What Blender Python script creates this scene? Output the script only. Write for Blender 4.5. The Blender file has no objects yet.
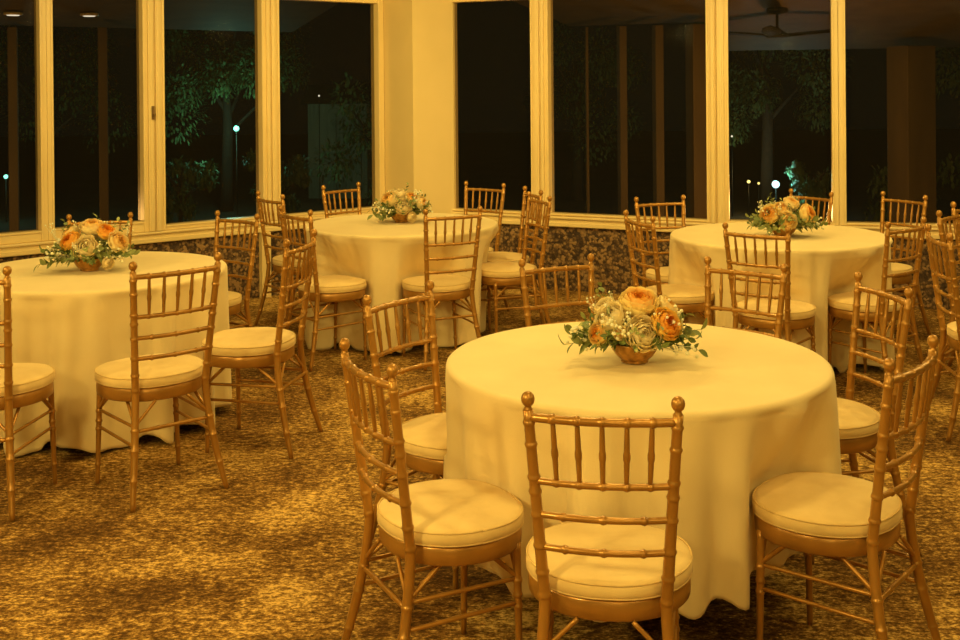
import bpy, bmesh, math, random
from mathutils import Vector, Matrix, noise
PI = math.pi
S = bpy.context.scene
COL = S.collection
sin, cos = math.sin, math.cos

# ------------------------------------------------------------------ materials
def new_mat(name):
    m = bpy.data.materials.new(name); m.use_nodes = True
    nt = m.node_tree; b = nt.nodes['Principled BSDF']
    return m, nt, b
def setp(b, **k):
    for n, v in k.items(): b.inputs[n.replace('_', ' ')].default_value = v
def c4(c): return (c[0], c[1], c[2], 1)
def ramp(nt, stops):
    r = nt.nodes.new('ShaderNodeValToRGB'); e = r.color_ramp.elements
    e[0].position, e[0].color = stops[0][0], c4(stops[0][1])
    e[1].position, e[1].color = stops[-1][0], c4(stops[-1][1])
    for p, c in stops[1:-1]:
        n = e.new(p); n.color = c4(c)
    return r
def noise_mat(name, stops, scale=20, detail=4, rough=.6, metal=0, bump=0, stretch=(1, 1, 1), bscale=None, coat=0, sheen=0, spec=.5):
    m, nt, b = new_mat(name)
    tc = nt.nodes.new('ShaderNodeTexCoord'); mp = nt.nodes.new('ShaderNodeMapping')
    mp.inputs['Scale'].default_value = stretch
    nt.links.new(tc.outputs['Object'], mp.inputs['Vector'])
    n = nt.nodes.new('ShaderNodeTexNoise'); n.inputs['Scale'].default_value = scale; n.inputs['Detail'].default_value = detail
    nt.links.new(mp.outputs[0], n.inputs['Vector'])
    r = ramp(nt, stops); nt.links.new(n.outputs[0], r.inputs[0]); nt.links.new(r.outputs[0], b.inputs['Base Color'])
    setp(b, Roughness=rough, Metallic=metal)
    b.inputs['Coat Weight'].default_value = coat
    b.inputs['Sheen Weight'].default_value = sheen
    b.inputs['Specular IOR Level'].default_value = spec
    if bump:
        n2 = nt.nodes.new('ShaderNodeTexNoise'); n2.inputs['Scale'].default_value = bscale or scale * 3; n2.inputs['Detail'].default_value = 3
        nt.links.new(mp.outputs[0], n2.inputs['Vector'])
        bp = nt.nodes.new('ShaderNodeBump'); bp.inputs['Strength'].default_value = bump; bp.inputs['Distance'].default_value = .01
        nt.links.new(n2.outputs[0], bp.inputs['Height']); nt.links.new(bp.outputs[0], b.inputs['Normal'])
    return m
M = {}
M['gold'] = noise_mat('gold_lacquered_wood', [(.3, (.34, .160, .026)), (.7, (.48, .238, .043))], 9, 5, .33, .45, .05, (1, 1, .25), 60, .1)
M['cushion'] = noise_mat('cushion_fabric', [(.3, (.75, .53, .205)), (.7, (.82, .60, .245))], 14, 3, .85, 0, .12, bscale=40, sheen=.1)
M['piping'] = noise_mat('cushion_piping', [(.3, (.68, .46, .17)), (.7, (.76, .54, .21))], 30, 2, .85)
M['cloth'] = noise_mat('table_linen', [(.3, (.80, .62, .29)), (.7, (.84, .665, .325))], 6, 3, .8, 0, .08, bscale=220, sheen=.12)
M['paint'] = noise_mat('cream_wall_paint', [(.3, (.76, .57, .24)), (.7, (.80, .60, .26))], 3, 2, .6, 0, .03, bscale=90)
M['frame'] = noise_mat('cream_window_paint', [(.3, (.76, .565, .235)), (.7, (.81, .61, .27))], 3, 2, .35)
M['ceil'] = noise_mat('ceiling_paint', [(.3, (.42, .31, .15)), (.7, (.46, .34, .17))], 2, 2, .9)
M['darkwall'] = noise_mat('dark_panelling', [(.3, (.035, .022, .010)), (.7, (.06, .037, .016))], 2, 2, .8)
M['brass'] = noise_mat('antique_gold_bowl', [(.35, (.30, .14, .03)), (.65, (.62, .33, .08))], 40, 3, .35, .55, .1, bscale=90)
M['metal'] = noise_mat('dark_metal', [(.3, (.012, .008, .005)), (.7, (.02, .013, .008))], 10, 2, .7, .1)
M['latch'] = noise_mat('bronze_latch', [(.3, (.16, .09, .03)), (.7, (.22, .13, .045))], 10, 2, .4, .6)
M['cream_petal'] = noise_mat('cream_petal', [(.3, (.97, .82, .46)), (.7, (.98, .88, .60))], 18, 3, .7)
M['yellow_petal'] = noise_mat('yellow_petal', [(.3, (.97, .77, .33)), (.7, (.98, .86, .48))], 18, 3, .7)
M['peach_petal'] = noise_mat('peach_petal', [(.3, (.94, .56, .12)), (.7, (.96, .72, .26))], 18, 3, .7)
M['orange_petal'] = noise_mat('orange_petal', [(.3, (.90, .36, .04)), (.7, (.94, .52, .10))], 18, 3, .7)
def heart(m, inner, outer):
    nt = m.node_tree; b = nt.nodes['Principled BSDF']; tc = nt.nodes.new('ShaderNodeTexCoord')
    vm = nt.nodes.new('ShaderNodeVectorMath'); vm.operation = 'DISTANCE'; vm.inputs[1].default_value = (0, 0, .86)
    nt.links.new(tc.outputs['Object'], vm.inputs[0]); r = ramp(nt, [(.45, inner), (.72, tuple((p + q) / 2 for p, q in zip(inner, outer))), (1.0, outer)])
    nt.links.new(vm.outputs['Value'], r.inputs[0]); nt.links.new(r.outputs[0], b.inputs['Base Color'])
heart(M['peach_petal'], (.95, .47, .05), (.98, .82, .36)); heart(M['orange_petal'], (.94, .38, .025), (.97, .66, .14))
heart(M['yellow_petal'], (.95, .62, .16), (.98, .86, .50))
def translucent(m, w):
    nt = m.node_tree; b = nt.nodes['Principled BSDF']; out = nt.nodes['Material Output']; t = nt.nodes.new('ShaderNodeBsdfTranslucent'); mx = nt.nodes.new('ShaderNodeMixShader'); mx.inputs[0].default_value = w
    src = b.inputs['Base Color'].links[0].from_socket; nt.links.new(src, t.inputs[0]); nt.links.new(b.outputs[0], mx.inputs[1]); nt.links.new(t.outputs[0], mx.inputs[2]); nt.links.new(mx.outputs[0], out.inputs[0])
for q in ('cream', 'yellow', 'peach', 'orange'): translucent(M[q + '_petal'], .3)
M['leaf'] = noise_mat('leaf_green', [(.3, (.10, .14, .03)), (.7, (.22, .27, .07))], 12, 3, .55)
M['leaf2'] = noise_mat('leaf_pale_green', [(.3, (.30, .33, .09)), (.7, (.46, .46, .15))], 12, 3, .6)
M['leaf3'] = noise_mat('leaf_sage', [(.3, (.17, .20, .06)), (.7, (.33, .36, .12))], 12, 3, .6)
M['bud'] = noise_mat('white_bud', [(.3, (.80, .76, .50)), (.7, (.88, .84, .60))], 30, 2, .7)
M['tree'] = noise_mat('night_leaves', [(.3, (.05, .085, .022)), (.7, (.12, .17, .05))], 5, 3, .7)
M['bark'] = noise_mat('bark', [(.3, (.03, .022, .014)), (.7, (.055, .04, .025))], 14, 4, .9, 0, .3)
M['brownwood'] = noise_mat('brown_timber', [(.3, (.10, .060, .020)), (.7, (.15, .090, .030))], 5, 4, .7, stretch=(1, 1, .2))
M['ground'] = noise_mat('patio_ground', [(.3, (.03, .022, .012)), (.7, (.06, .043, .022))], 2, 4, .9)
M['shed'] = noise_mat('shed_siding', [(.3, (.16, .18, .12)), (.7, (.22, .24, .16))], 4, 2, .8, stretch=(6, 6, .3))

def carpet_mat():
    m, nt, b = new_mat('mottled_carpet')
    tc = nt.nodes.new('ShaderNodeTexCoord')
    def nz(scale, detail, st=(1, 1, 1), rough=.6):
        mp = nt.nodes.new('ShaderNodeMapping'); mp.inputs['Scale'].default_value = st
        nt.links.new(tc.outputs['Object'], mp.inputs['Vector'])
        n = nt.nodes.new('ShaderNodeTexNoise'); n.inputs['Scale'].default_value = scale; n.inputs['Detail'].default_value = detail
        n.inputs['Roughness'].default_value = rough
        nt.links.new(mp.outputs[0], n.inputs['Vector']); return n
    a = nz(2.2, 4, (1, 1, 1)); f = nz(46, 4, (.62, 1, 1), .75); g = nz(120, 2, (.7, 1, 1))
    def math_(op, x, y):
        q = nt.nodes.new('ShaderNodeMath'); q.operation = op
        for i, v in enumerate((x, y)):
            if isinstance(v, (int, float)): q.inputs[i].default_value = v
            else: nt.links.new(v, q.inputs[i])
        return q.outputs[0]
    s = math_('ADD', math_('MULTIPLY', a.outputs[0], .48), math_('MULTIPLY', f.outputs[0], .72))
    s = math_('ADD', s, math_('MULTIPLY', g.outputs[0], .35))
    r = ramp(nt, [(.62, (.050, .022, .005)), (.73, (.14, .066, .015)), (.81, (.33, .178, .040)), (.90, (.78, .50, .14))])
    nt.links.new(s, r.inputs[0]); nt.links.new(r.outputs[0], b.inputs['Base Color'])
    setp(b, Roughness=.95); b.inputs['Specular IOR Level'].default_value = .15
    bp = nt.nodes.new('ShaderNodeBump'); bp.inputs['Strength'].default_value = .7; bp.inputs['Distance'].default_value = .012
    nt.links.new(f.outputs[0], bp.inputs['Height']); nt.links.new(bp.outputs[0], b.inputs['Normal'])
    return m
M['carpet'] = carpet_mat()
def stone_mat():
    m, nt, b = new_mat('pebbled_wall_covering')
    tc = nt.nodes.new('ShaderNodeTexCoord')
    v = nt.nodes.new('ShaderNodeTexVoronoi'); v.inputs['Scale'].default_value = 46
    nt.links.new(tc.outputs['Object'], v.inputs['Vector'])
    n = nt.nodes.new('ShaderNodeTexNoise'); n.inputs['Scale'].default_value = 16; n.inputs['Detail'].default_value = 5
    nt.links.new(tc.outputs['Object'], n.inputs['Vector'])
    sp = nt.nodes.new('ShaderNodeSeparateColor'); nt.links.new(v.outputs['Color'], sp.inputs[0])
    m0 = nt.nodes.new('ShaderNodeMath'); m0.operation = 'MULTIPLY_ADD'; m0.inputs[1].default_value = -.55
    nt.links.new(v.outputs['Distance'], m0.inputs[0]); nt.links.new(sp.outputs[0], m0.inputs[2])
    mx = nt.nodes.new('ShaderNodeMath'); mx.operation = 'MULTIPLY_ADD'; mx.inputs[1].default_value = .6
    nt.links.new(m0.outputs[0], mx.inputs[0]); nt.links.new(n.outputs[0], mx.inputs[2])
    r = ramp(nt, [(.36, (.035, .016, .005)), (.60, (.085, .043, .014)), (.90, (.30, .17, .06))])
    nt.links.new(mx.outputs[0], r.inputs[0]); nt.links.new(r.outputs[0], b.inputs['Base Color'])
    setp(b, Roughness=.75)
    bp = nt.nodes.new('ShaderNodeBump'); bp.inputs['Strength'].default_value = .6; bp.inputs['Distance'].default_value = .02
    nt.links.new(mx.outputs[0], bp.inputs['Height']); nt.links.new(bp.outputs[0], b.inputs['Normal'])
    return m
M['stone'] = stone_mat()
def glass_mat():
    m, nt, b = new_mat('tinted_window_glass'); nt.nodes.remove(b)
    out = nt.nodes['Material Output']
    t = nt.nodes.new('ShaderNodeBsdfTransparent'); t.inputs[0].default_value = (.72, .70, .66, 1)
    g = nt.nodes.new('ShaderNodeBsdfGlossy'); g.inputs['Roughness'].default_value = .015
    f = nt.nodes.new('ShaderNodeFresnel'); f.inputs['IOR'].default_value = 1.03
    mx = nt.nodes.new('ShaderNodeMixShader')
    nt.links.new(f.outputs[0], mx.inputs[0]); nt.links.new(t.outputs[0], mx.inputs[1]); nt.links.new(g.outputs[0], mx.inputs[2])
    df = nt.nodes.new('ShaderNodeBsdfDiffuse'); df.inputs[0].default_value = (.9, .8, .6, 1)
    m2 = nt.nodes.new('ShaderNodeMixShader'); m2.inputs[0].default_value = .0055  # small diffuse mix added to imitate the warm haze reflected in the panes
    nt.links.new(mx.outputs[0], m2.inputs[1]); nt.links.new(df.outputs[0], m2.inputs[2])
    nt.links.new(m2.outputs[0], out.inputs[0]); return m
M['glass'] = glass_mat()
def emit_mat(name, c, s):
    m, nt, b = new_mat(name); setp(b, Base_Color=c4(c)); b.inputs['Emission Color'].default_value = c4(c); b.inputs['Emission Strength'].default_value = s
    return m
M['teal_lamp'] = emit_mat('teal_lamp_glow', (.25, 1, .75), 3)
M['blue_lamp'] = emit_mat('blue_white_lamp_glow', (.45, .92, 1), 4)
M['amber_lamp'] = emit_mat('amber_lamp_glow', (1, .75, .25), 2)
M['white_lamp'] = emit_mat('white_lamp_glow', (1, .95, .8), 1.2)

# ------------------------------------------------------------------ mesh helpers
def mesh_obj(name, bm, mat, parent=None, smooth=True):
    bm.normal_update()
    me = bpy.data.meshes.new(name); bm.to_mesh(me); bm.free()
    me.materials.append(mat)
    if smooth:
        for p in me.polygons: p.use_smooth = True
    o = bpy.data.objects.new(name, me); COL.objects.link(o)
    if parent: o.parent = parent
    return o
def empty(name, loc=(0, 0, 0), rz=0, **props):
    o = bpy.data.objects.new(name, None); COL.objects.link(o); o.empty_display_size = .1
    o.location = loc; o.rotation_euler = (0, 0, rz)
    for k, v in props.items(): o[k] = v
    return o
def tag(o, **p):
    for k, v in p.items(): o[k] = v
    return o
def box(bm, a, b, mtx=None):
    v = [bm.verts.new((x, y, z)) for x in (a[0], b[0]) for y in (a[1], b[1]) for z in (a[2], b[2])]
    if mtx:
        for q in v: q.co = mtx @ q.co
    for f in ((0, 1, 3, 2), (4, 6, 7, 5), (0, 4, 5, 1), (2, 3, 7, 6), (0, 2, 6, 4), (1, 5, 7, 3)):
        bm.faces.new([v[i] for i in f])
    return v
def frame_of(t):
    t = t.normalized(); up = Vector((0, 0, 1)) if abs(t.z) < .9 else Vector((0, 1, 0))
    a = t.cross(up).normalized(); return a, t.cross(a).normalized()
def tube(bm, pts, rad, seg=10):
    pts = [Vector(p) for p in pts]; n = len(pts)
    if isinstance(rad, (int, float)): rad = [rad] * n
    rings = []; ref = None
    for i, p in enumerate(pts):
        t = (pts[min(i + 1, n - 1)] - pts[max(i - 1, 0)])
        if t.length < 1e-9: t = Vector((0, 0, 1))
        if ref is None: ref, _ = frame_of(t)
        t.normalize(); a = (ref - t * ref.dot(t)).normalized(); ref = a; b = t.cross(a)
        rings.append([bm.verts.new(p + (a * cos(2 * PI * k / seg) + b * sin(2 * PI * k / seg)) * rad[i]) for k in range(seg)])
    for i in range(n - 1):
        for k in range(seg):
            bm.faces.new((rings[i][k], rings[i][(k + 1) % seg], rings[i + 1][(k + 1) % seg], rings[i + 1][k]))
    bm.faces.new(rings[0][::-1]); bm.faces.new(rings[-1])
def bamboo(bm, f, r, n=24, nodes=(), seg=10, bump=.0030, w=.0055, taper=None):
    """tube along f(t) with ring nodes at given t"""
    ts = [i / n for i in range(n + 1)]
    L = sum((Vector(f((i + 1) / n)) - Vector(f(i / n))).length for i in range(n))
    e = w / L
    for q in nodes: ts += [q - 1.6 * e, q - .8 * e, q, q + .8 * e, q + 1.6 * e]
    ts = sorted(t for t in ts if 0 <= t <= 1); pts = []; rad = []; last = -1
    for t in ts:
        if t - last < 1e-5: continue
        last = t
        rr = r if taper is None else r * taper(t)
        for q in nodes:
            d = abs(t - q) / e
            if d < 1.2: rr += bump * (1 - (d / 1.2) ** 2)
        pts.append(f(t)); rad.append(rr)
    tube(bm, pts, rad, seg)
def lathe(bm, prof, seg=24, c=(0, 0, 0), rib=0, nrib=0):
    rings = []
    for r, z in prof:
        rings.append([bm.verts.new((c[0] + (r + rib * cos(nrib * 2 * PI * k / seg)) * cos(2 * PI * k / seg), c[1] + (r + rib * cos(nrib * 2 * PI * k / seg)) * sin(2 * PI * k / seg), c[2] + z)) for k in range(seg)])
    for i in range(len(prof) - 1):
        for k in range(seg):
            bm.faces.new((rings[i][k], rings[i][(k + 1) % seg], rings[i + 1][(k + 1) % seg], rings[i + 1][k]))
    bm.faces.new(rings[0][::-1]); bm.faces.new(rings[-1])
def ball(bm, c, r, u=12, v=8):
    bmesh.ops.create_uvsphere(bm, u_segments=u, v_segments=v, radius=r, matrix=Matrix.Translation(c))

# ------------------------------------------------------------------ the chair
WT, WS, WF = .174, .143, .192
DT, DS, DF = .226, .164, .243
ZS, ZF = .418, .905
BOW = .024
def post_xy(z, s):
    if z >= ZS:
        t = (z - ZS) / (ZF - ZS); return s * (WS + t * (WT - WS)), -(DS + t * (DT - DS))
    t = (1 - z / ZS) ** 1.5; return s * (WS + t * (WF - WS)), -(DS + t * (DF - DS))
def back_pt(u, z):
    """point on the bowed plane of the back: u -1..1 across"""
    x, y = post_xy(z, 1); return Vector((x * u, y - BOW * (1 - u * u), z))
def outline(k, n=64, grow=0.):
    a = 2 * PI * k / n; c, s = cos(a), sin(a)
    x = .203 * math.copysign(abs(c) ** .82, c); y = .018 + .190 * math.copysign(abs(s) ** .86, s)
    x *= 1 - .13 * max(0, -s) ** 1.2
    l = math.hypot(x, y - .03); g = 1 + grow / l
    return x * g, .03 + (y - .03) * g
def outline_slab(bm, prof, n=64, dome=0):
    rings = []
    for g, z in prof:
        rings.append([bm.verts.new((*outline(k, n, g), z)) for k in range(n)])
    for i in range(len(rings) - 1):
        for k in range(n):
            bm.faces.new((rings[i][k], rings[i][(k + 1) % n], rings[i + 1][(k + 1) % n], rings[i + 1][k]))
    bm.faces.new(rings[0][::-1])
    top = rings[-1]; zt = prof[-1][1]
    for f, dz in ((.8, .5), (.55, .82), (.25, .97)):
        nr = [bm.verts.new((v.co.x * f, .03 + (v.co.y - .03) * f, zt + dome * dz)) for v in rings[-1]]
        for k in range(n): bm.faces.new((top[k], top[(k + 1) % n], nr[(k + 1) % n], nr[k]))
        top = nr
    cv = bm.verts.new((0, .03, zt + dome))
    for k in range(n): bm.faces.new((top[k], top[(k + 1) % n], cv))

def make_chair():
    t = empty('ballroom_chair')
    for s in (-1, 1):
        bm = bmesh.new()
        f = lambda q, s=s: (*post_xy(.884 * q, s), .884 * q)
        bamboo(bm, f, .0142, 34, (.115, .235, .315, .485, .55, .625, .712, .775, .815, .905, .965), 12,
               taper=lambda q: .72 + .28 * min(1, q / .2) if q < .2 else 1.0 - .14 * max(0, (q - .55) / .45))
        p = mesh_obj('back_post', bm, M['gold'], t)
        bm = bmesh.new(); x, y = post_xy(.884, s)
        lathe(bm, [(.0105, -.006), (.0105, .002), (.0078, .006), (.0085, .009), (.0125, .0125), (.0155, .019), (.0162, .026), (.0142, .034), (.009, .040), (.003, .0425)], 14, (x, y, .884))
        mesh_obj('finial', bm, M['gold'], p)
    for s in (-1, 1):
        bm = bmesh.new()
        f = lambda q, s=s: (s * (.172 - .014 * q), .146, .39 * q)
        bamboo(bm, f, .0118, 16, (.2, .56, .64, .74), 10, taper=lambda q: .74 + .3 * q)
        mesh_obj('front_leg', bm, M['gold'], t)
    bm = bmesh.new(); bamboo(bm, lambda q: back_pt(2 * q - 1, .866), .0102, 22, (.165, .33, .5, .67, .835), 10); mesh_obj('crest_rail', bm, M['gold'], t)
    for z in (.712, .630, .550):
        bm = bmesh.new(); bamboo(bm, lambda q, z=z: back_pt(2 * q - 1, z), .0082, 22, (.2, .5, .8) if z < .7 else (.165, .33, .5, .67, .835), 10); mesh_obj('back_rail', bm, M['gold'], t)
    for i in range(5):
        u = (i - 2) / 3.0
        bm = bmesh.new(); bamboo(bm, lambda q, u=u: back_pt(u, .866 * (1 - q) + .712 * q), .0062, 8, (.5, .56), 8, .0016, taper=lambda q: .85 + .3 * sin(PI * q)); mesh_obj('spindle', bm, M['gold'], t)
    bm = bmesh.new(); outline_slab(bm, [(-.03, .374), (-.004, .374), (.0, .378), (.001, .40), (.0, .420), (-.004, .425)]); mesh_obj('seat_apron', bm, M['gold'], t)
    bm = bmesh.new()
    outline_slab(bm, [(-.02, .424), (-.002, .426), (.005, .431), (.0065, .445), (.005, .459), (-.003, .466), (-.014, .469)], dome=.010)
    cu = mesh_obj('cushion', bm, M['cushion'], t)
    for v in cu.data.vertices:
        if v.co.z > .44: v.co.z += .004 * noise.noise(v.co * 9)
    bm = bmesh.new()
    for z, g in ((.462, .0035), (.4295, .0035)):
        P = [Vector((*outline(k, 64, g), z)) for k in range(65)]; tube(bm, P, .0026, 6)
    mesh_obj('piping', bm, M['piping'], cu)
    # stretchers
    def rod(name, a, b, r=.0062, nodes=()):
        a, b = Vector(a), Vector(b); bm = bmesh.new(); bamboo(bm, lambda q: a.lerp(b, q), r, 8, nodes, 8, .0014); mesh_obj(name, bm, M['gold'], t)
    bp = lambda z, s: (*post_xy(z, s), z)
    fp = lambda z, s: (s * (.172 - .014 * z / .39), .146, z)
    rod('stretcher', bp(.275, -1), bp(.275, 1), .0075, (.3, .7))
    for s in (-1, 1):
        rod('stretcher', bp(.291, s), fp(.294, s)); rod('stretcher', bp(.222, s), fp(.228, s))
    for s in (-1, 1):
        b0, f0 = Vector(bp(.295, s)), Vector(fp(.297, s))
        rod('brace', b0, (s * .135, -.06, .377), .0068); rod('brace', b0, (s * .065, -.168, .377), .0062)
        rod('brace', f0, (s * .16, .06, .377), .0068); rod('brace', f0, (s * .07, .165, .377), .0062)
    return t
CHAIR = make_chair()
def copy_tree(o, parent=None):
    c = o.copy(); COL.objects.link(c); c.parent = parent
    for ch in list(o.children): copy_tree(ch, c)
    return c

# x, y, heading, scale of every chair; heading 0 looks away from the camera
CH = {
'A1': (.305, 2.885, .155, 1.013), 'A2': (-.126, 3.226, 1.088, 1.013), 'A6': (.990, 3.259, -.887, 1.013), 'A5': (1.232, 4.132, -1.758, 1.013),
'A3': (-.126, 3.962, 2.197, 1.013), 'A4': (.405, 4.750, 2.70, .99), 'A7': (.940, 4.570, -2.46, 1.0),
'C1': (-1.402, 4.788, -.700, 1.058), 'C2': (-2.013, 4.652, .076, 1.058), 'C3': (-1.089, 5.335, -1.382, 1.058), 'C4': (-1.600, 6.560, -2.506, 1.0), 'C5': (-2.220, 6.530, 2.87, 1.0),
'B1': (-.286, 6.950, -.441, 1.017), 'B2': (-.959, 6.964, .890, 1.017), 'B3': (-1.294, 7.953, .898, 1.017), 'B4': (-.896, 8.328, 2.279, 1.017),
'B5': (-.138, 8.314, -2.494, 1.017), 'B6': (.147, 7.484, -1.922, 1.017), 'B7': (.118, 7.924, -1.853, 1.017),
'E1': (2.398, 5.424, 1.675, 1.037), 'E2': (2.764, 6.169, -3.922, 1.037), 'E3': (3.015, 6.570, -3.775, 1.037),
'D1': (1.544, 6.115, .637, .999), 'D2': (1.093, 6.593, 1.247, .999), 'D3': (1.226, 7.299, 2.812, .999), 'D4': (2.051, 7.688, -2.170, .999),
'D5': (2.584, 7.445, -2.091, .999), 'D6': (2.122, 6.292, -.666, .999),
}
LAB = {
'A1': 'gold ballroom chair in front of the nearest table, back square to the viewer',
'A2': 'gold ballroom chair at the left front of the nearest table, whole cushion in view',
'A6': 'gold ballroom chair at the right front of the nearest table, whole cushion in view',
'A5': 'gold ballroom chair at the right rear of the nearest table, cushion half behind the cloth',
'A3': 'gold ballroom chair at the left rear of the nearest table behind another chair',
'A4': 'gold ballroom chair on the far side of the nearest table, left of its flowers',
'A7': 'gold ballroom chair on the far side of the nearest table, right of its flowers',
'C1': 'gold ballroom chair standing in front of the left table, back and cushion in full view',
'C2': 'gold ballroom chair at the left table cut off by the left edge of the picture',
'C3': 'gold ballroom chair at the right side of the left table, turned sideways with open legs',
'C4': 'gold ballroom chair on the far right side of the left table before the stone wall',
'C5': 'gold ballroom chair behind the flowers of the left table, only its finials showing',
'B1': 'gold ballroom chair in front of the middle table, back towards the viewer',
'B2': 'gold ballroom chair at the left front of the middle table, cushion before the cloth',
'B3': 'gold ballroom chair seen edge on left of the middle table below the window post',
'B4': 'gold ballroom chair behind the middle table, left of its flowers',
'B5': 'gold ballroom chair behind the middle table, right of the column and the flowers',
'B6': 'gold ballroom chair at the right side of the middle table, nearer edge-on back',
'B7': 'gold ballroom chair at the right rear of the middle table, farther edge-on back',
'D1': 'gold ballroom chair in front of the right table, back below its flowers',
'D2': 'gold ballroom chair at the left front of the right table, narrow turned back',
'D3': 'gold ballroom chair at the left rear of the right table against the dark window',
'D4': 'gold ballroom chair behind the flowers of the right table, beside the slim window post',
'D5': 'gold ballroom chair at the right rear of the right table against the dark window',
'D6': 'gold ballroom chair at the right front of the right table, overlapping the one behind it',
'E1': 'gold ballroom chair at the right edge of the picture, facing right, one leg fully shown',
'E2': 'gold ballroom chair cut by the right edge, its round finial above the facing-right chair',
'E3': 'farthest gold ballroom chair at the right edge, only its left post and rail showing',
}
GRP = {'A': 'chairs around the nearest table', 'B': 'chairs around the middle table', 'C': 'chairs around the left table', 'D': 'chairs around the right table', 'E': 'chairs at the right edge'}
for i, (k, (x, y, h, sc)) in enumerate(CH.items()):
    o = CHAIR if i == 0 else copy_tree(CHAIR)
    o.location = (x, y, .0); o.rotation_euler = (0, 0, -h); o.scale = (sc, sc, sc)
    tag(o, label=LAB[k], category='chair', group=GRP[k[0]])

# ------------------------------------------------------------------ tables and cloths
TZ = .750
RT = {'A': .628, 'B': .643, 'C': .643, 'D': .643}
TAB = {'A': (.496, 3.780), 'B': (-.560, 7.580), 'C': (-1.965, 5.750), 'D': (1.765, 6.850)}
BOWL = {'A': (-.010, -.05), 'B': (.0, .05), 'C': (-.02, -.04), 'D': (.0, -.10)}
HEM = {'A': .19, 'B': .03, 'C': .03, 'D': .03}
TL = {'A': 'nearest', 'B': 'middle', 'C': 'left', 'D': 'right'}
def seat_dent(px, py, z, tk):
    """how far a cloth point must sit from the table axis so that it clears the chairs' seats"""
    cx, cy = TAB[tk]
    d = Vector((px - cx, py - cy)); r = d.length; u = d / r
    lim = r
    for k, (x, y, h, sc) in CH.items():
        if k[0] != tk: continue
        rr = r
        while rr > .25:
            wx, wy = cx + u.x * rr - x, cy + u.y * rr - y
            lx = (wx * cos(h) - wy * sin(h)) / sc; ly = (wx * sin(h) + wy * cos(h)) / sc
            if (abs(lx) / .218) ** 2.5 + (abs(ly - .018) / .206) ** 2.5 < 1 or (abs(lx) < .18 and .1 < ly < .165): rr -= .004
            else: break
        lim = min(lim, rr)
    return lim
def make_cloth(tk, seed):
    rnd = random.Random(seed); R = RT[tk]; cx, cy = TAB[tk]; N = 220
    folds = [(n, rnd.uniform(0, 2 * PI), a) for n, a in ((5, .4), (8, .6), (12, 1.0), (17, .8), (23, .3))]
    def fold(th):
        v = sum(a * sin(n * th + p) for n, p, a in folds) / 1.6
        v = math.tanh(1.9 * v); return v if v > 0 else -abs(v) ** .8
    prof = [(.12, TZ), (.3, TZ), (.45, TZ), (.55, TZ), (.60, TZ), (R - .015, TZ), (R - .006, TZ - .0015), (R, TZ - .007), (R + .003, TZ - .016)]
    rows = [[(r, z) for _ in range(N)] for r, z in prof]
    hem = HEM[tk]; nz = 44
    for i in range(1, nz + 1):
        t = i / nz; row = []
        for k in range(N):
            th = 2 * PI * k / N
            z = TZ - .016 - t * (TZ - .016 - hem - .024 * fold(th * 1.0 + .12) - .008 * sin(3 * th + seed))
            f = fold(th)
            r = R + .004 + .016 * t + (.006 + .085 * t ** .62) * (f - .7) * .6
            row.append((r, z))
        rows.append(row)
    # chairs push the cloth in
    base = len(prof)
    for i in range(base, len(rows)):
        row = rows[i]; new = []
        for k in range(N):
            th = 2 * PI * k / N; r, z = row[k]
            if z < .705:
                lim = seat_dent(cx + r * cos(th), cy + r * sin(th), z, tk)
                if z > .484: q = (z - .484) / .221; lim = r + (lim - r) * (1 - q) ** 1.15
                r = min(r, lim)
            new.append((r, z))
        for _ in range(2):
            new = [(min(new[k][0], (new[k - 1][0] + new[k][0] + new[(k + 1) % N][0]) / 3), new[k][1]) for k in range(N)]
        rows[i] = new
    bm = bmesh.new()
    V = [[bm.verts.new((r * cos(2 * PI * k / N), r * sin(2 * PI * k / N), z)) for k, (r, z) in enumerate(row)] for row in rows]
    c = bm.verts.new((0, 0, TZ))
    for k in range(N): bm.faces.new((c, V[0][k], V[0][(k + 1) % N]))
    for i in range(len(V) - 1):
        for k in range(N): bm.faces.new((V[i][k], V[i + 1][k], V[i + 1][(k + 1) % N], V[i][(k + 1) % N]))
    o = mesh_obj('tablecloth', bm, M['cloth']); o.location = (cx, cy, 0)
    sm = o.modifiers.new('thickness', 'SOLIDIFY'); sm.thickness = .0018; sm.offset = -1
    extra = {'A': 'hem well above the carpet', 'B': 'falling to the carpet in front of the column', 'C': 'falling to the carpet', 'D': 'falling to the carpet under the right windows'}[tk]
    tag(o, label='cream floor-length tablecloth over the %s round table' % TL[tk] if tk != 'A' else 'cream tablecloth over the nearest round table, hem well above the carpet', category='tablecloth', group='cream round tablecloths')
    # the table beneath
    t = empty('round_table', (cx, cy, 0), 0, label='round banquet table hidden under the cream cloth, %s one' % TL[tk], category='table', group='round banquet tables')
    bm = bmesh.new(); lathe(bm, [(R - .052, TZ - .030), (R - .046, TZ - .024), (R - .046, TZ - .008), (R - .054, TZ - .004)], 64); mesh_obj('tabletop', bm, M['brownwood'], t)
    bm = bmesh.new(); lathe(bm, [(.05, .03), (.04, .08), (.04, TZ - .06), (.12, TZ - .033)], 20); mesh_obj('pedestal', bm, M['metal'], t)
    bm = bmesh.new(); lathe(bm, [(.22, .0), (.22, .012), (.06, .035)], 32); mesh_obj('base', bm, M['metal'], t)
for i, k in enumerate('ABCD'): make_cloth(k, 11 + i * 7)

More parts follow.
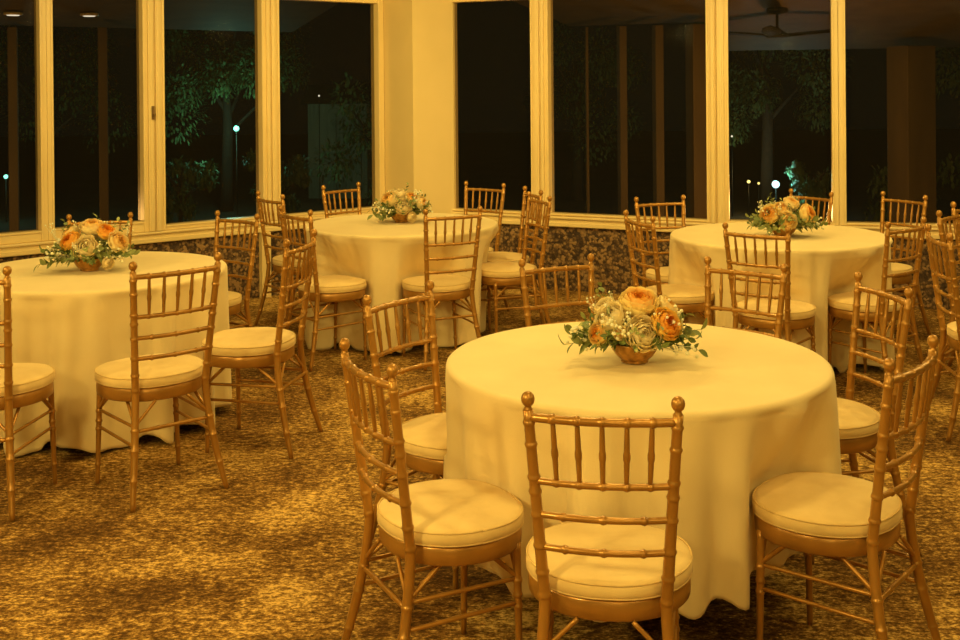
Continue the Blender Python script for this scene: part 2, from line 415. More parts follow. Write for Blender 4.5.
# ------------------------------------------------------------------ flowers
def petal_bloom(name, mat, seed, parent, open_=1.):
    rnd = random.Random(seed); bm = bmesh.new()
    layers = [(1.00, 7, 96), (.90, 7, 108), (.80, 6, 120), (.68, 6, 132), (.54, 5, 142), (.38, 4, 150), (.22, 3, 155)]
    for li, (rr, n, mx) in enumerate(layers):
        off = rnd.uniform(0, 2 * PI)
        for j in range(n):
            a0 = off + 2 * PI * j / n + rnd.uniform(-.12, .12); half = PI / n * 1.28
            mxr = math.radians(mx + rnd.uniform(-7, 7)); R0 = rr * rnd.uniform(.95, 1.05)
            G = []
            for iv in range(6):
                v = iv / 5; row = []
                for iu in range(7):
                    u = iu / 3 - 1
                    w = half * (.35 + .65 * min(1, v * 1.7))
                    ph = mxr * v * (1 - .07 * u * u * v)
                    r = R0 * (1 + .05 * abs(u)) + .05 * sin(5 * u + seed + j * 2.1) * v
                    if v > .7: r += (.10 if li < 3 else .03) * (v - .7) / .3
                    aa = a0 + u * w
                    row.append(bm.verts.new((r * sin(ph) * cos(aa), r * sin(ph) * sin(aa), .95 - rr * .05 - r * cos(ph) * .82 - .95 * .1)))
                G.append(row)
            for iv in range(5):
                for iu in range(6): bm.faces.new((G[iv][iu], G[iv][iu + 1], G[iv + 1][iu + 1], G[iv + 1][iu]))
    return mesh_obj(name, bm, mat, parent)
def leaf(bm, base, d, L, W, up, curl=.15):
    d = d.normalized(); s = d.cross(up)
    if s.length < 1e-4: s = d.cross(Vector((1, 0, .1)))
    s.normalize(); n = s.cross(d); rows = []
    for i in range(5):
        t = i / 4; w = W * (sin(PI * min(.98, t * .9 + .06)) ** .8) if t < 1 else 0.0005
        c = base + d * L * t - n * curl * L * t * t
        rows.append((bm.verts.new(c - s * w + n * w * .25), bm.verts.new(c), bm.verts.new(c + s * w + n * w * .25)))
    for i in range(4):
        for k in range(2): bm.faces.new((rows[i][k], rows[i][k + 1], rows[i + 1][k + 1], rows[i + 1][k]))
def sprig_mesh(seed, mat, L=.13, nl=13, ll=.029, lw=.0085):
    rnd = random.Random(seed); bm = bmesh.new()
    P = [Vector((.02 * sin(2.2 * t + seed) * t, .015 * cos(3 * t + seed) * t, L * t)) for t in [i / 6 for i in range(7)]]
    tube(bm, P, [.0016 - .001 * i / 6 for i in range(7)], 5)
    for i in range(nl):
        t = .2 + .8 * i / (nl - 1); p = P[min(6, int(t * 6))]
        a = i * 2.4 + seed; d = Vector((cos(a), sin(a), .7 + .5 * t))
        leaf(bm, p, d, ll * rnd.uniform(.75, 1.2), lw * rnd.uniform(.8, 1.25), Vector((0, 0, 1)), rnd.uniform(.05, .35))
    o = mesh_obj('leaf_sprig', bm, mat); return o
def spray_mesh(seed):
    rnd = random.Random(seed); bm = bmesh.new()
    for i in range(9):
        a = rnd.uniform(0, 2 * PI); e = Vector((.035 * cos(a) * rnd.random(), .035 * sin(a) * rnd.random(), rnd.uniform(.07, .125)))
        tube(bm, [(0, 0, 0), e * .5 + Vector((.004, 0, .006)), e], [.0011, .0008, .0006], 4)
        ball(bm, e, rnd.uniform(.0038, .0062), 7, 5)
    return mesh_obj('bud_spray', bm, M['bud'])
SPRIGS = [sprig_mesh(1, M['leaf']), sprig_mesh(2, M['leaf2'], .12, 12, .028, .0075), sprig_mesh(3, M['leaf3'], .14, 9, .04, .011), sprig_mesh(4, M['leaf'], .12, 13, .026, .006)]
SPRAYS = [spray_mesh(5), spray_mesh(6)]
BL = {(m, i): petal_bloom('bloom', M[m + '_petal'], 3 * i + len(m), None) for m in ('cream', 'yellow', 'peach', 'orange') for i in range(2)}
USED = set()
def place(proto, parent, loc, direction, scale, roll=0):
    o = proto if proto.name not in USED else proto.copy()
    if o is not proto: COL.objects.link(o)
    USED.add(proto.name)
    o.parent = parent; q = Vector(direction).normalized().to_track_quat('Z', 'Y')
    o.rotation_mode = 'QUATERNION'; o.rotation_quaternion = q @ Matrix.Rotation(roll, 3, 'Z').to_quaternion()
    o.location = loc; o.scale = (scale,) * 3
    return o
# blooms: across, depth (negative towards the viewer), height, radius, colour
FLW = {
'A': dict(blooms=[(.016, -.085, .115, .055, 'cream', 0), (.094, -.062, .140, .050, 'orange', 0), (.013, .0, .205, .058, 'peach', 0), (-.086, -.035, .160, .050, 'cream', 1), (-.127, -.045, .108, .036, 'peach', 1), (.112, .02, .185, .036, 'yellow', 0),
    (-.100, .01, .185, .034, 'cream', 0), (-.045, .06, .170, .045, 'cream', 1), (.05, .07, .165, .048, 'orange', 1), (-.06, -.085, .118, .022, 'yellow', 1), (.135, -.02, .135, .024, 'cream', 1)],
    low=((-.19, -.05), (.17, -.06)), label='flower centrepiece of cream and orange blooms on the nearest table'),
'B': dict(blooms=[(.018, -.085, .115, .054, 'cream', 0), (-.083, -.04, .160, .058, 'yellow', 1), (.075, -.03, .165, .044, 'peach', 0), (.145, -.02, .130, .048, 'yellow', 0), (-.01, .02, .195, .042, 'cream', 1), (.10, .06, .16, .04, 'cream', 0), (-.06, .07, .15, .045, 'peach', 1), (.078, -.09, .045, .032, 'cream', 1)],
    low=((-.12, -.08), (-.09, -.10), (.15, -.05)), label='flower centrepiece of pale cream blooms on the middle table by the column'),
'C': dict(blooms=[(.018, -.085, .130, .056, 'cream', 0), (-.075, -.05, .160, .048, 'orange', 0), (.02, .01, .225, .056, 'yellow', 0), (.098, -.01, .200, .045, 'orange', 1), (.165, -.03, .150, .052, 'yellow', 1), (-.10, .02, .19, .042, 'yellow', 0), (.06, .07, .17, .048, 'cream', 1), (-.05, .08, .16, .045, 'peach', 1), (.125, -.075, .05, .030, 'cream', 1)],
    low=((-.17, -.06), (-.14, -.09), (.17, -.08), (.20, -.03)), label='flower centrepiece of yellow and orange blooms on the left table'),
'D': dict(blooms=[(.0, -.085, .105, .052, 'yellow', 0), (-.10, -.055, .140, .055, 'peach', 0), (-.025, -.03, .170, .050, 'yellow', 1), (.045, .0, .205, .045, 'yellow', 0), (.133, -.05, .140, .060, 'peach', 1), (-.06, .06, .17, .045, 'cream', 1), (.07, .08, .16, .045, 'cream', 0)],
    low=((.19, -.06), (-.11, -.10), (.13, -.10)), label='flower centrepiece of yellow and peach blooms on the right table'),
}
for fi, (tk, F) in enumerate(FLW.items()):
    rnd = random.Random(40 + fi); cx, cy = TAB[tk]
    t = empty('flower_centrepiece', (cx + BOWL[tk][0], cy + BOWL[tk][1], TZ + .0025), 0, label=F['label'], category='flower arrangement', group='flower centrepieces')
    bm = bmesh.new()
    lathe(bm, [(.040, 0), (.045, .003), (.040, .007), (.047, .012), (.060, .024), (.072, .042), (.077, .060), (.080, .066), (.076, .066), (.068, .05), (.0, .048)], 48, rib=.0012, nrib=16)
    mesh_obj('bowl', bm, M['brass'], t)
    ctr = Vector((0, 0, .07))
    for x, y, z, r, c, i in F['blooms']:
        p = Vector((x, y, z)); d = (p - ctr) + Vector((0, -.07, .02)); p = p + Vector((0, -.02, 0))
        d.normalize(); place(BL[(c, i)], t, p - d * r * .85, d, r, rnd.uniform(0, 6))
    n = 84
    for j in range(n):
        a = rnd.uniform(0, 2 * PI); el = rnd.uniform(.02, 1.35)
        d = Vector((cos(a) * cos(el) * 1.25, sin(a) * cos(el), sin(el) * .9 + .02))
        L = rnd.uniform(.9, 1.2) * (1.0 if el < .45 else .78) * (.8 if d.y < -.5 else 1.0)
        place(SPRIGS[rnd.randrange(4)], t, Vector((cos(a) * .05, sin(a) * .04, .070)), d, L, rnd.uniform(0, 6))
    for j in range(11):
        a = rnd.uniform(0, 2 * PI); el = rnd.uniform(.2, 1.2)
        d = Vector((cos(a) * cos(el) * 1.25, sin(a) * cos(el), sin(el)))
        place(SPRAYS[j % 2], t, Vector((cos(a) * .06, sin(a) * .05, .075)), d, rnd.uniform(.9, 1.2), rnd.uniform(0, 6))
    for q in range({'A': 4, 'B': 5, 'C': 10, 'D': 8}[tk]):
        ux = {'A': -.11 + .022 * q, 'B': -.06 + .04 * q, 'C': -.16 + .036 * q, 'D': -.10 + .026 * q}[tk]
        place((SPRAYS[q % 2], SPRIGS[1], SPRIGS[2])[q % 3], t, Vector((ux, .03, .13)), Vector((ux * 3, .1, 1)), rnd.uniform(.6, .85) * (1.15 if tk == 'C' else 1), rnd.uniform(0, 6))
    for q in range(16):
        an = 2 * PI * q / 16 + rnd.uniform(-.15, .15)
        place(SPRIGS[(1, 2, 3, 1)[q % 4]], t, Vector((cos(an) * .07, sin(an) * .05, .075)), Vector((cos(an) * 1.15, sin(an), rnd.uniform(.25, .9))), rnd.uniform(.75, .95), rnd.uniform(0, 6))
    for x, y in F['low']:
        for q in range(3):
            d = Vector((x + rnd.uniform(-.03, .03), y + rnd.uniform(-.03, .03), rnd.uniform(.0, .06)))
            place((SPRIGS[0], SPRIGS[2], SPRAYS[q % 2])[q], t, Vector((x * .3, y * .3, .062)), d, rnd.uniform(1.1, 1.35), rnd.uniform(0, 6))

# ------------------------------------------------------------------ the room
F_, CX = 1140., 484.
def on_line(P, Q, px):
    s = (px - CX) / F_; dx, dy = Q[0] - P[0], Q[1] - P[1]
    t = (s * P[1] - P[0]) / (dx - s * dy); return Vector((P[0] + t * dx, P[1] + t * dy))
LA = Vector((-3.316, 7.81)); LB = LA + (Vector((-.920, 9.71)) - LA) * 1.06       # left window wall
RB = Vector((1.767, 8.68)); RA = RB + (Vector((-.263, 9.66)) - RB) * 1.03         # middle window wall
QB = Vector((3.391, 8.295))                                    # right window wall from RB
L0 = LA + (LA - LB).normalized() * 3.6; Q1 = RB + (QB - RB).normalized() * 4.2
CE = 2.75; ZB, ZG, ZT = .515, .620, 2.368
def wall_frame(P, Q):
    """matrix: local x along the wall (seen left to right), local y into the room, local z up"""
    d = (Q - P).normalized(); n = Vector((d.y, -d.x))
    return Matrix(((d.x, n.x, 0, P.x), (d.y, n.y, 0, P.y), (0, 0, 1, 0), (0, 0, 0, 1)))
def struct(name, bm, mat, smooth=False, parent=None):
    o = mesh_obj(name, bm, mat, parent, smooth); 
    if not parent: o['kind'] = 'structure'
    return o
def poly_slab(pts, z0, z1):
    bm = bmesh.new(); lo = [bm.verts.new((p[0], p[1], z0)) for p in pts]; hi = [bm.verts.new((p[0], p[1], z1)) for p in pts]
    bm.faces.new(lo[::-1]); bm.faces.new(hi); n = len(pts)
    for i in range(n): bm.faces.new((lo[i], lo[(i + 1) % n], hi[(i + 1) % n], hi[i]))
    bmesh.ops.recalc_face_normals(bm, faces=bm.faces); return bm
YB = -5.0
room = [(L0.x, YB), (Q1.x, YB), (Q1.x, Q1.y), (RB.x, RB.y), (RA.x, RA.y), (LB.x, LB.y), (L0.x, L0.y)]
cen = Vector((0, 3)); out_ = [tuple(Vector(p) + (Vector(p) - cen).normalized() * .3) for p in room]
struct('floor', poly_slab(out_, -.12, 0), M['carpet'])
struct('ceiling', poly_slab(out_, CE, CE + .12), M['ceil'])
def seg_wall(name, P, Q, z0, z1, mat, d0=-.16, d1=0):
    m = wall_frame(P, Q); L = (Q - P).length; bm = bmesh.new(); box(bm, (0, d0, z0), (L, d1, z1), m)
    bmesh.ops.recalc_face_normals(bm, faces=bm.faces); return struct(name, bm, mat)
for nm, P, Q in (('wall_left', L0, LB), ('wall_middle', RA, RB), ('wall_right', RB, Q1)):
    seg_wall(nm, P, Q, 0, ZB, M['stone'])
for nm, P, Q in (('wall_left_top', L0, LB), ('wall_middle_top', RA, RB), ('wall_right_top', RB, Q1)):
    seg_wall(nm, P, Q, ZT + .045, CE, M['paint'])
seg_wall('wall_west', Vector((L0.x, YB)), L0, 0, CE, M['darkwall'])
seg_wall('wall_east', Q1, Vector((Q1.x, YB)), 0, CE, M['darkwall'])
seg_wall('wall_back', Vector((Q1.x, YB)), Vector((L0.x, YB)), 0, CE, M['darkwall'])
# sill bands with a nosing
def sill(name, P, Q):
    m = wall_frame(P, Q); L = (Q - P).length; bm = bmesh.new()
    pr = [(-.16, ZB), (.030, ZB), (.034, ZB + .006), (.034, ZB + .030), (.022, ZB + .036), (.022, ZB + .060), (.040, ZB + .066), (.042, ZB + .074), (.040, ZB + .082), (.0, ZB + .086), (-.16, ZB + .086)]
    a = [bm.verts.new(m @ Vector((0, y, z))) for y, z in pr]; b = [bm.verts.new(m @ Vector((L, y, z))) for y, z in pr]
    bm.faces.new(a); bm.faces.new(b[::-1])
    for i in range(len(pr)): bm.faces.new((a[i], b[i], b[(i + 1) % len(pr)], a[(i + 1) % len(pr)]))
    bmesh.ops.recalc_face_normals(bm, faces=bm.faces); struct(name, bm, M['frame'])
sill('trim_1', L0, LB); sill('trim_2', RA, RB); sill('trim_3', RB, Q1)
# corner column between the two window walls
bm = poly_slab([tuple(on_line(L0, LB, 383.5)), (-.586, 9.40), (-.258, 9.655), (RA.x + .0, RA.y + .4), (LB.x + .06, LB.y + .4)], 0, CE)
struct('column_corner', bm, M['paint'])
# pale post below the left mullion
p = on_line(L0, LB, 262); m = wall_frame(L0, LB); lx = (p - L0).length
bm = bmesh.new(); box(bm, (lx - .038, 0, 0), (lx + .040, .05, ZB), m); bmesh.ops.recalc_face_normals(bm, faces=bm.faces); struct('trim_4', bm, M['frame'])

def frame_bar(bm, m, a, b, z0, z1, steps):
    """a bar with stepped mouldings; steps: list of (inset, depth) from both edges"""
    for ins, dep in steps: box(bm, (a + ins, -.10, z0), (b - ins, dep, z1), m)
def window(name, P, Q, x0, x1, jl, jr, zg=ZG, latch=False, label=None):
    """x0, x1: glass edges; jl, jr: widths of the jambs; all metres along the wall"""
    m = wall_frame(P, Q); w = empty(name, m @ Vector((x0, 0, ZB + .086)), math.atan2((Q - P).y, (Q - P).x)); w['kind'] = 'structure'
    inv = w.matrix_basis.inverted(); mm = inv @ m
    bm = bmesh.new()
    for a, b, side in ((x0 - jl, x0, -1), (x1, x1 + jr, 1)):
        if b - a < .004: continue
        W = b - a
        box(bm, (a, -.10, ZB + .086), (b, .018, ZT + .045), mm)
        # bead next to the glass and a raised outer moulding
        gx = (b - .016, b) if side < 0 else (a, a + .016)
        box(bm, (gx[0], .018, ZB + .086), (gx[1], .026, ZT + .045), mm)
        if W > .06:
            ox = (a + .006, b - .034) if side < 0 else (a + .034, b - .006)
            box(bm, (ox[0], .018, ZB + .086), (ox[1], .036, ZT + .045), mm)
            mid = (ox[0] + ox[1]) / 2; box(bm, (mid - .010, .036, ZB + .086), (mid + .010, .042, ZT + .045), mm)
    box(bm, (x0 - .001, -.10, ZB + .086), (x1 + .001, .016, zg), mm); box(bm, (x0, .016, zg - .014), (x1, .024, zg), mm)
    box(bm, (x0 - .001, -.10, ZT), (x1 + .001, .016, ZT + .045), mm)
    bmesh.ops.recalc_face_normals(bm, faces=bm.faces)
    f = mesh_obj('window_frame', bm, M['frame'], w, False)
    bv = f.modifiers.new('soft', 'BEVEL'); bv.width = .003; bv.segments = 2
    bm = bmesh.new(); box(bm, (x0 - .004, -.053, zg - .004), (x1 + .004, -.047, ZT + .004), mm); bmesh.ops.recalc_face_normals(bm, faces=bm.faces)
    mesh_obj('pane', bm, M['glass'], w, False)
    if latch:
        bm = bmesh.new(); box(bm, (x1 + jr - .03, .042, 1.43), (x1 + jr - .008, .05, 1.53), mm); box(bm, (x1 + jr - .026, .05, 1.46), (x1 + jr - .012, .075, 1.475), mm)
        bmesh.ops.recalc_face_normals(bm, faces=bm.faces)
        mesh_obj('latch', bm, M['latch'], f, False)
def al(P, Q, px): return (on_line(P, Q, px) - P).length
a = lambda x: al(L0, LB, x)
window('window_1', L0, LB, a(-62), a(39.2), .10, a(46) - a(39.2), .673)
window('window_2', L0, LB, a(52.4), a(142), a(52.4) - a(46.2), a(153) - a(142), .678, latch=True)
window('window_3', L0, LB, a(163.5), a(261), a(163.5) - a(153.3), a(269) - a(261), .638)
window('window_4', L0, LB, a(278.5), a(377.5), a(278.5) - a(269.3), a(383) - a(377.5), .635)
a = lambda x: al(RA, RB, x)
window('window_5', RA, RB, a(452.5), a(531.5), .02, a(541) - a(531.5))
window('window_6', RA, RB, a(549), a(706.8), a(549) - a(541.3), a(716.4) - a(706.8) )
a = lambda x: al(RB, Q1, x)
window('window_7', RB, Q1, a(728.5), a(831.5), a(728.5) - .002, a(838) - a(831.5))
window('window_8', RB, Q1, a(845.5), a(985), a(845.5) - a(838.3), .10)

# ------------------------------------------------------------------ outside
bm = poly_slab([(-30, 5), (30, 5), (30, 45), (-30, 45)], -.25, -.20); struct('ground', bm, M['ground'])
# sloping slabs built outside in place of the room ceiling reflected in the panes
def roof(name, P, Q, zin, zout, dep):
    m = wall_frame(P, Q); L = (Q - P).length; bm = bmesh.new()
    v = [m @ Vector((x, y, z)) for x, y, z in ((-.0, -.17, zin), (L + .0, -.17, zin), (L + 1.0, -dep, zout), (-.2, -dep, zout))]
    lo = [bm.verts.new(q) for q in v]; hi = [bm.verts.new(q + Vector((0, 0, .1))) for q in v]
    bm.faces.new(lo); bm.faces.new(hi[::-1])
    for i in range(4): bm.faces.new((lo[i], lo[(i + 1) % 4], hi[(i + 1) % 4], hi[i]))
    bmesh.ops.recalc_face_normals(bm, faces=bm.faces); struct(name, bm, M['brownwood'])
roof('reflection_ceiling_left', L0, LB, 2.62, 2.30, 3.6)
roof('reflection_ceiling_right', RB, Q1, 2.62, 2.03, 4.3)
roof('reflection_ceiling_middle', RA, RB, 2.62, 2.32, 3.4)
def post_out(px, Y, wpx, label, top=2.5):  # posts put outside in place of columns reflected in the panes
    x = (px - CX) / F_ * Y; w = wpx / F_ * Y
    t = empty('reflection_post', (x, Y, -.2), .3, label=label, category='post', group='stand-ins for reflected columns')
    bm = bmesh.new(); box(bm, (-w / 2, -w / 2, .12), (w / 2, w / 2, top + .2)); o = mesh_obj('shaft', bm, M['brownwood'], t, False)
    bv = o.modifiers.new('b', 'BEVEL'); bv.width = .008; bv.segments = 2
    bm = bmesh.new(); box(bm, (-w / 2 - .02, -w / 2 - .02, 0), (w / 2 + .02, w / 2 + .02, .12)); mesh_obj('base', bm, M['brownwood'], t, False)
post_out(13, 11.1, 9, 'dim timber stand-in for a reflected column in the leftmost window', 2.27)
post_out(103, 11.3, 9, 'dim timber stand-in for a reflected column in the second window from the left', 2.27)
post_out(587, 12.0, 3, 'thin dim stand-in for a reflected column in the widest window, leftmost of its four', 2.27)
post_out(622, 11.9, 8, 'dim stand-in for a reflected column in the widest window, second of its four', 2.27)
post_out(658, 11.8, 9, 'dim stand-in for a reflected column in the widest window, third of its four', 2.27)
post_out(697, 11.7, 17, 'broad dim stand-in for a reflected column in the widest window beside its right frame', 2.27)
post_out(911, 11.8, 33, 'broad brown stand-in for a reflected column in the rightmost window', 2.03)
# ceiling fan put outside in place of its reflection in the glass
fx, fy = 2.725, 10.58
fz = 2.345
for x, y, z, q in ((-4.325, 10.49, 2.383, 'leftmost window'), (-3.743, 10.83, 2.391, 'second window from the left')):  # glowing discs added to imitate room downlights reflected in the glass
    t = empty('reflection_disc', (x, y, z - .03), 0, label='small glowing disc imitating a reflected room downlight in the ' + q, category='light reflection', group='imitated light reflections')
    bm = bmesh.new(); lathe(bm, [(.085, .02), (.085, -.004), (.066, -.006)], 20); mesh_obj('disc_rim', bm, M['frame'], t)
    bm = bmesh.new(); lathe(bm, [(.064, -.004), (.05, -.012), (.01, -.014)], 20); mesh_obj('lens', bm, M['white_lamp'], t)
fan = empty('ceiling_fan', (fx, fy, fz), .0, label='dark ceiling fan put outside to stand in for its reflection in the right window', category='ceiling fan')
bm = bmesh.new(); lathe(bm, [(.02, -.05), (.095, -.03), (.098, -.012), (.098, .07)], 24); mesh_obj('canopy', bm, M['metal'], fan)
bm = bmesh.new(); tube(bm, [(0, 0, -.04), (0, 0, -.20)], .013, 10); mesh_obj('downrod', bm, M['metal'], fan)
bm = bmesh.new(); lathe(bm, [(.06, -.265), (.105, -.258), (.108, -.235), (.06, -.205), (.028, -.185), (.02, -.17)], 24); mesh_obj('motor', bm, M['metal'], fan)
for k in range(3):
    an = .12 + k * 2 * PI / 3; bm = bmesh.new(); rows = []
    for i in range(9):
        t = i / 8; r = .07 + .55 * t; wd = .035 + .045 * sin(PI * min(1, t * 1.1)) ** .7; z = -.245 + .05 * t
        rows.append([bm.verts.new((r, s * wd, z + s * .014 + dz)) for s, dz in ((-1, 0), (1, 0), (1, .007), (-1, .007))])
    for i in range(8):
        for q in range(4): bm.faces.new((rows[i][q], rows[i][(q + 1) % 4], rows[i + 1][(q + 1) % 4], rows[i + 1][q]))
    bm.faces.new(rows[0][::-1]); bm.faces.new(rows[-1])
    bmesh.ops.rotate(bm, verts=bm.verts, matrix=Matrix.Rotation(an, 3, 'Z')); mesh_obj('blade', bm, M['metal'], fan)
# trees and shrubs
def tree(x, y, h, w, n, seed, label, leaf_size=.065, trunk=True):
    rnd = random.Random(seed); t = empty('garden_tree' if trunk else 'garden_shrub', (x, y, -.2), 0, label=label, category='tree' if trunk else 'shrub', group='planting outside the windows')
    bm = bmesh.new(); tube(bm, [(0, 0, 0), (.03, 0, h * .4), (-.02, .03, h * .75)], [.10, .075, .03] if trunk else [.03, .025, .012], 10)
    for i in range(5):
        an = i * 1.3; tube(bm, [(0, 0, h * (.35 + .06 * i)), (cos(an) * w * .5, sin(an) * w * .5, h * (.55 + .08 * i))], [.035, .012], 7)
    mesh_obj('trunk' if trunk else 'stem', bm, M['bark'], t)
    bm = bmesh.new()
    cl = [(rnd.uniform(-1, 1) * w * .75, rnd.uniform(-1, 1) * w * .6, h * rnd.uniform(.35 if trunk else .15, .92), rnd.uniform(.35, .6) * w * .7) for _ in range(12)]
    for i in range(n):
        c = cl[i % 12]; d = Vector((rnd.gauss(0, 1), rnd.gauss(0, 1), rnd.gauss(0, .8))).normalized() * c[3] * rnd.uniform(.5, 1)
        p = Vector(c[:3]) + d; leaf(bm, p, d + Vector((0, 0, rnd.uniform(-.5, .3))), leaf_size * rnd.uniform(.7, 1.3), leaf_size * .25, Vector((0, 0, 1)), .2)
    mesh_obj('crown' if trunk else 'foliage', bm, M['tree'], t)
tree(4.1, 16.6, 3.6, 1.3, 7800, 1, 'dim leafy tree outside the right window, above the bright lamp')
tree(7.1, 15.8, 3.4, 1.4, 5400, 2, 'dark tree outside the rightmost window')
tree(1.5, 18.5, 3.0, 1.2, 4500, 3, 'dark tree outside behind the widest window')
tree(-3.9, 17.2, 3.2, 1.3, 6600, 4, 'dark tree outside the third window from the left by the teal lamp')
tree(-1.7, 17.5, 1.9, .8, 1500, 5, 'low dark shrub outside the window next to the column', .09, False)
tree(-6.6, 17.0, 3.0, 1.4, 4500, 6, 'dark tree outside the second window from the left')
tree(5.45, 14.7, .9, .6, 1000, 7, 'low dim shrub outside the rightmost window around the broad post', .08, False)
tree(4.33, 14.9, .85, .36, 1500, 9, 'low shrub outside the right window, lit blue-green beside the bright lamp', .07, False)
tree(-2.80, 15.5, 1.0, .42, 1500, 10, 'low shrub outside the third window right of the teal lamp', .07, False)
tree(-4.15, 15.5, .9, .42, 1500, 11, 'low shrub outside the third window left of the teal lamp', .07, False)
# garden shed
sh = empty('garden_shed', (-2.45, 19.0, -.2), -.1, label='dim pale garden shed outside the window next to the column', category='shed')
bm = bmesh.new(); box(bm, (-.5, 0, 0), (.5, .9, 1.60)); mesh_obj('wall', bm, M['shed'], sh, False)
bm = bmesh.new(); v = [bm.verts.new(q) for q in ((-.6, -.12, 1.58), (.6, -.12, 1.58), (.6, 1.0, 1.58), (-.6, 1.0, 1.58), (-.6, .45, 1.9), (.6, .45, 1.9))]
for q in ((0, 1, 2, 3), (0, 4, 5, 1), (2, 5, 4, 3), (0, 3, 4), (1, 5, 2)): bm.faces.new([v[i] for i in q])
bmesh.ops.recalc_face_normals(bm, faces=bm.faces); mesh_obj('roof', bm, M['bark'], sh, False)
for s in (-1, 1):
    bm = bmesh.new(); box(bm, (s * .21 - .19, -.03, .06), (s * .21 + .19, 0, 1.42)); mesh_obj('door', bm, M['shed'], sh, False)
# garden lamps
def lamp(px, Y, z, r, mat, label, col, power, hood=True):
    x = (px - CX) / F_ * Y
    t = empty('garden_lamp', (x, Y, -.2), 0, label=label, category='lamp', group='lamps outside the windows')
    bm = bmesh.new(); tube(bm, [(0, 0, 0), (0, 0, z + .2 - r * .6)], .007, 8); mesh_obj('lamp_post', bm, M['metal'], t)
    bm = bmesh.new(); ball(bm, Vector((0, 0, z + .2)), r, 14, 10); mesh_obj('globe', bm, mat, t)
    if power:
        l = bpy.data.lights.new('garden_lamp_light', 'POINT'); l.energy = power; l.color = col; l.shadow_soft_size = .06
        o = bpy.data.objects.new('garden_lamp_light', l); COL.objects.link(o); o.location = (x, Y - .25, z + .1)
lamp(236, 16.2, 1.08, .040, M['teal_lamp'], 'small teal garden lamp glowing outside the third window from the left', (.25, 1, .8), 32)
lamp(775, 15.2, .31, .050, M['blue_lamp'], 'bright blue-white garden lamp outside the right window above its flowers', (.3, .9, 1), 24)
lamp(748, 16.0, .28, .024, M['amber_lamp'], 'small amber garden light left of the bright blue-white lamp, outer of the pair', (1, .8, .3), 10)
lamp(758, 16.4, .22, .018, M['amber_lamp'], 'tiny amber garden light nearest the bright blue-white lamp', (1, .7, .3), 0)
lamp(731.5, 16.0, .92, .014, M['white_lamp'], 'tiny white light outside at the left edge of the right window', (1, 1, 1), 0)
lamp(319, 18.2, 1.52, .015, M['white_lamp'], 'tiny white light outside the window next to the column', (1, 1, 1), 0)
lamp(5, 16.0, .44, .03, M['teal_lamp'], 'faint teal lamp outside the leftmost window', (.2, .8, .7), 8)

# ------------------------------------------------------------------ light
WARM = (1., .765, .245)
def down(x, y, e, size=.35, z=CE - .03, spread=165):
    l = bpy.data.lights.new('downlight', 'AREA'); l.shape = 'DISK'; l.size = size; l.energy = e * .44; l.color = WARM; l.spread = math.radians(spread)
    o = bpy.data.objects.new('downlight', l); COL.objects.link(o); o.location = (x, y, z)
for x, y, e in ((2.73, 4.06, 24), (3.2, 4.87, 18), (-2.4, 3.0, 22), (.5, 1.6, 20), (-2.5, 5.9, 22), (-.5, 5.6, 22), (.4, 3.7, 22), (1.6, 7.2, 22), (-.8, 7.8, 20), (2.9, 6.4, 18)):
    down(x, y, e)
def add_fill_point(x, y, z, e):  # unseen point lamps added to brighten upright surfaces
    l = bpy.data.lights.new('fill_point', 'POINT'); l.energy = e * 1.36; l.color = WARM; l.shadow_soft_size = .16
    o = bpy.data.objects.new('fill_point', l); COL.objects.link(o); o.location = (x, y, z)
for x, y, z, e in ((-1.9, .6, 2.35, 125), (1.6, .2, 2.35, 30), (0, -2.2, 2.35, 60), (3.2, 2.6, 2.35, 24), (-3.6, 3.0, 2.35, 80), (.3, 5.7, 2.45, 35), (3.4, 6.2, 2.4, 22)):
    add_fill_point(x, y, z, e)
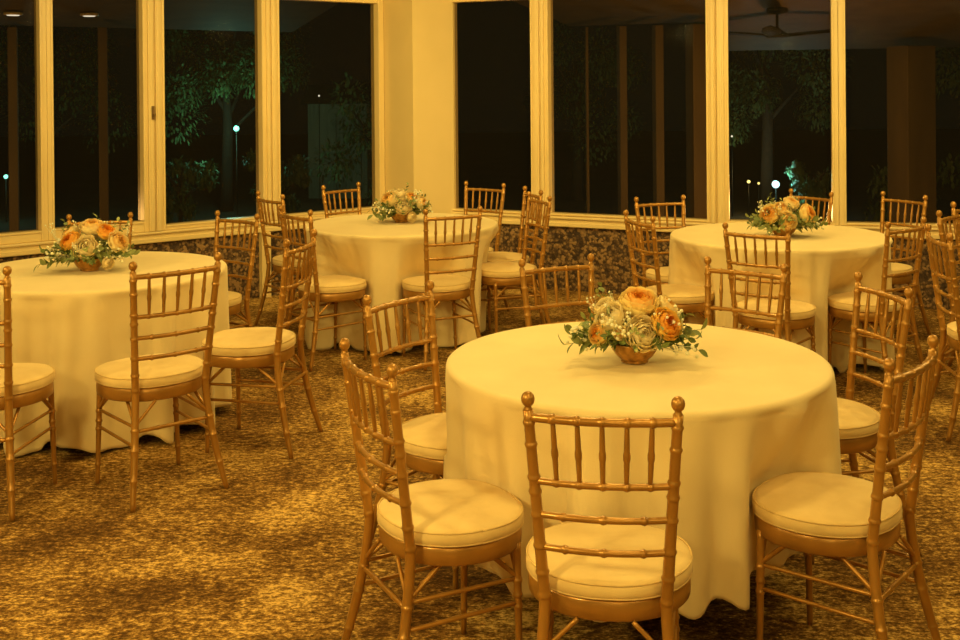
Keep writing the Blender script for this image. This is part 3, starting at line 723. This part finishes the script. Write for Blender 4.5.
def wall_fill_spot(x, y, tx, ty, tz, e, ang=105):  # unseen spots added to brighten the window walls and the column
    l = bpy.data.lights.new('wall_fill_spot', 'SPOT'); l.energy = e; l.color = WARM; l.spot_size = math.radians(ang); l.spot_blend = 1; l.shadow_soft_size = .12
    o = bpy.data.objects.new('wall_fill_spot', l); COL.objects.link(o); o.location = (x, y, 2.66)
    o.rotation_euler = (Vector((tx, ty, tz)) - Vector((x, y, 2.66))).to_track_quat('-Z', 'Y').to_euler()
wall_fill_spot(-.4, 6.6, -.5, 9.6, 1.9, 108)
wall_fill_spot(-2.6, 5.6, -2.9, 8.2, 1.6, 46); wall_fill_spot(-1.6, 6.6, -1.9, 9.0, 1.6, 54)
wall_fill_spot(.6, 6.6, .9, 9.1, 1.6, 54); wall_fill_spot(2.0, 6.2, 2.0, 8.6, 1.6, 46); wall_fill_spot(3.4, 5.6, 3.4, 8.3, 1.6, 40)
l = bpy.data.lights.new('unseen_outdoor_fill', 'POINT'); l.energy = 70; l.color = (1, .55, .16); l.shadow_soft_size = .1  # unseen lamp added to light the stand-in ceiling and fan
o = bpy.data.objects.new('unseen_outdoor_fill', l); COL.objects.link(o); o.location = (2.6, 9.9, .6)
l = bpy.data.lights.new('unseen_outdoor_fill', 'POINT'); l.energy = 28; l.color = (1, .55, .16); l.shadow_soft_size = .1  # second unseen lamp, added for the left stand-in ceiling
o = bpy.data.objects.new('unseen_outdoor_fill', l); COL.objects.link(o); o.location = (-4.2, 9.4, .5)
W = bpy.data.worlds.new('night'); S.world = W; W.use_nodes = True
W.node_tree.nodes['Background'].inputs[0].default_value = (.002, .0024, .0018, 1); W.node_tree.nodes['Background'].inputs[1].default_value = 1.0

# ------------------------------------------------------------------ camera
cd = bpy.data.cameras.new('camera'); cam = bpy.data.objects.new('camera', cd); COL.objects.link(cam)
cd.sensor_fit = 'HORIZONTAL'; cd.sensor_width = 36; cd.lens = F_ * 36 / 960
cd.shift_x = (480 - CX) / 960; cd.shift_y = (90.6 - 320) / 960
cam.matrix_world = Matrix.Translation((0, 0, 1.661)) @ Matrix.Rotation(PI / 2 - .0044, 4, 'X') @ Matrix.Rotation(-.0086, 4, 'Z')
cd.clip_end = 200
S.camera = cam
vs = S.view_settings; vs.view_transform = 'Standard'; vs.look = 'None'; vs.gamma = 1; vs.use_curve_mapping = False; vs.exposure = 0.24
S.display_settings.display_device = 'sRGB'
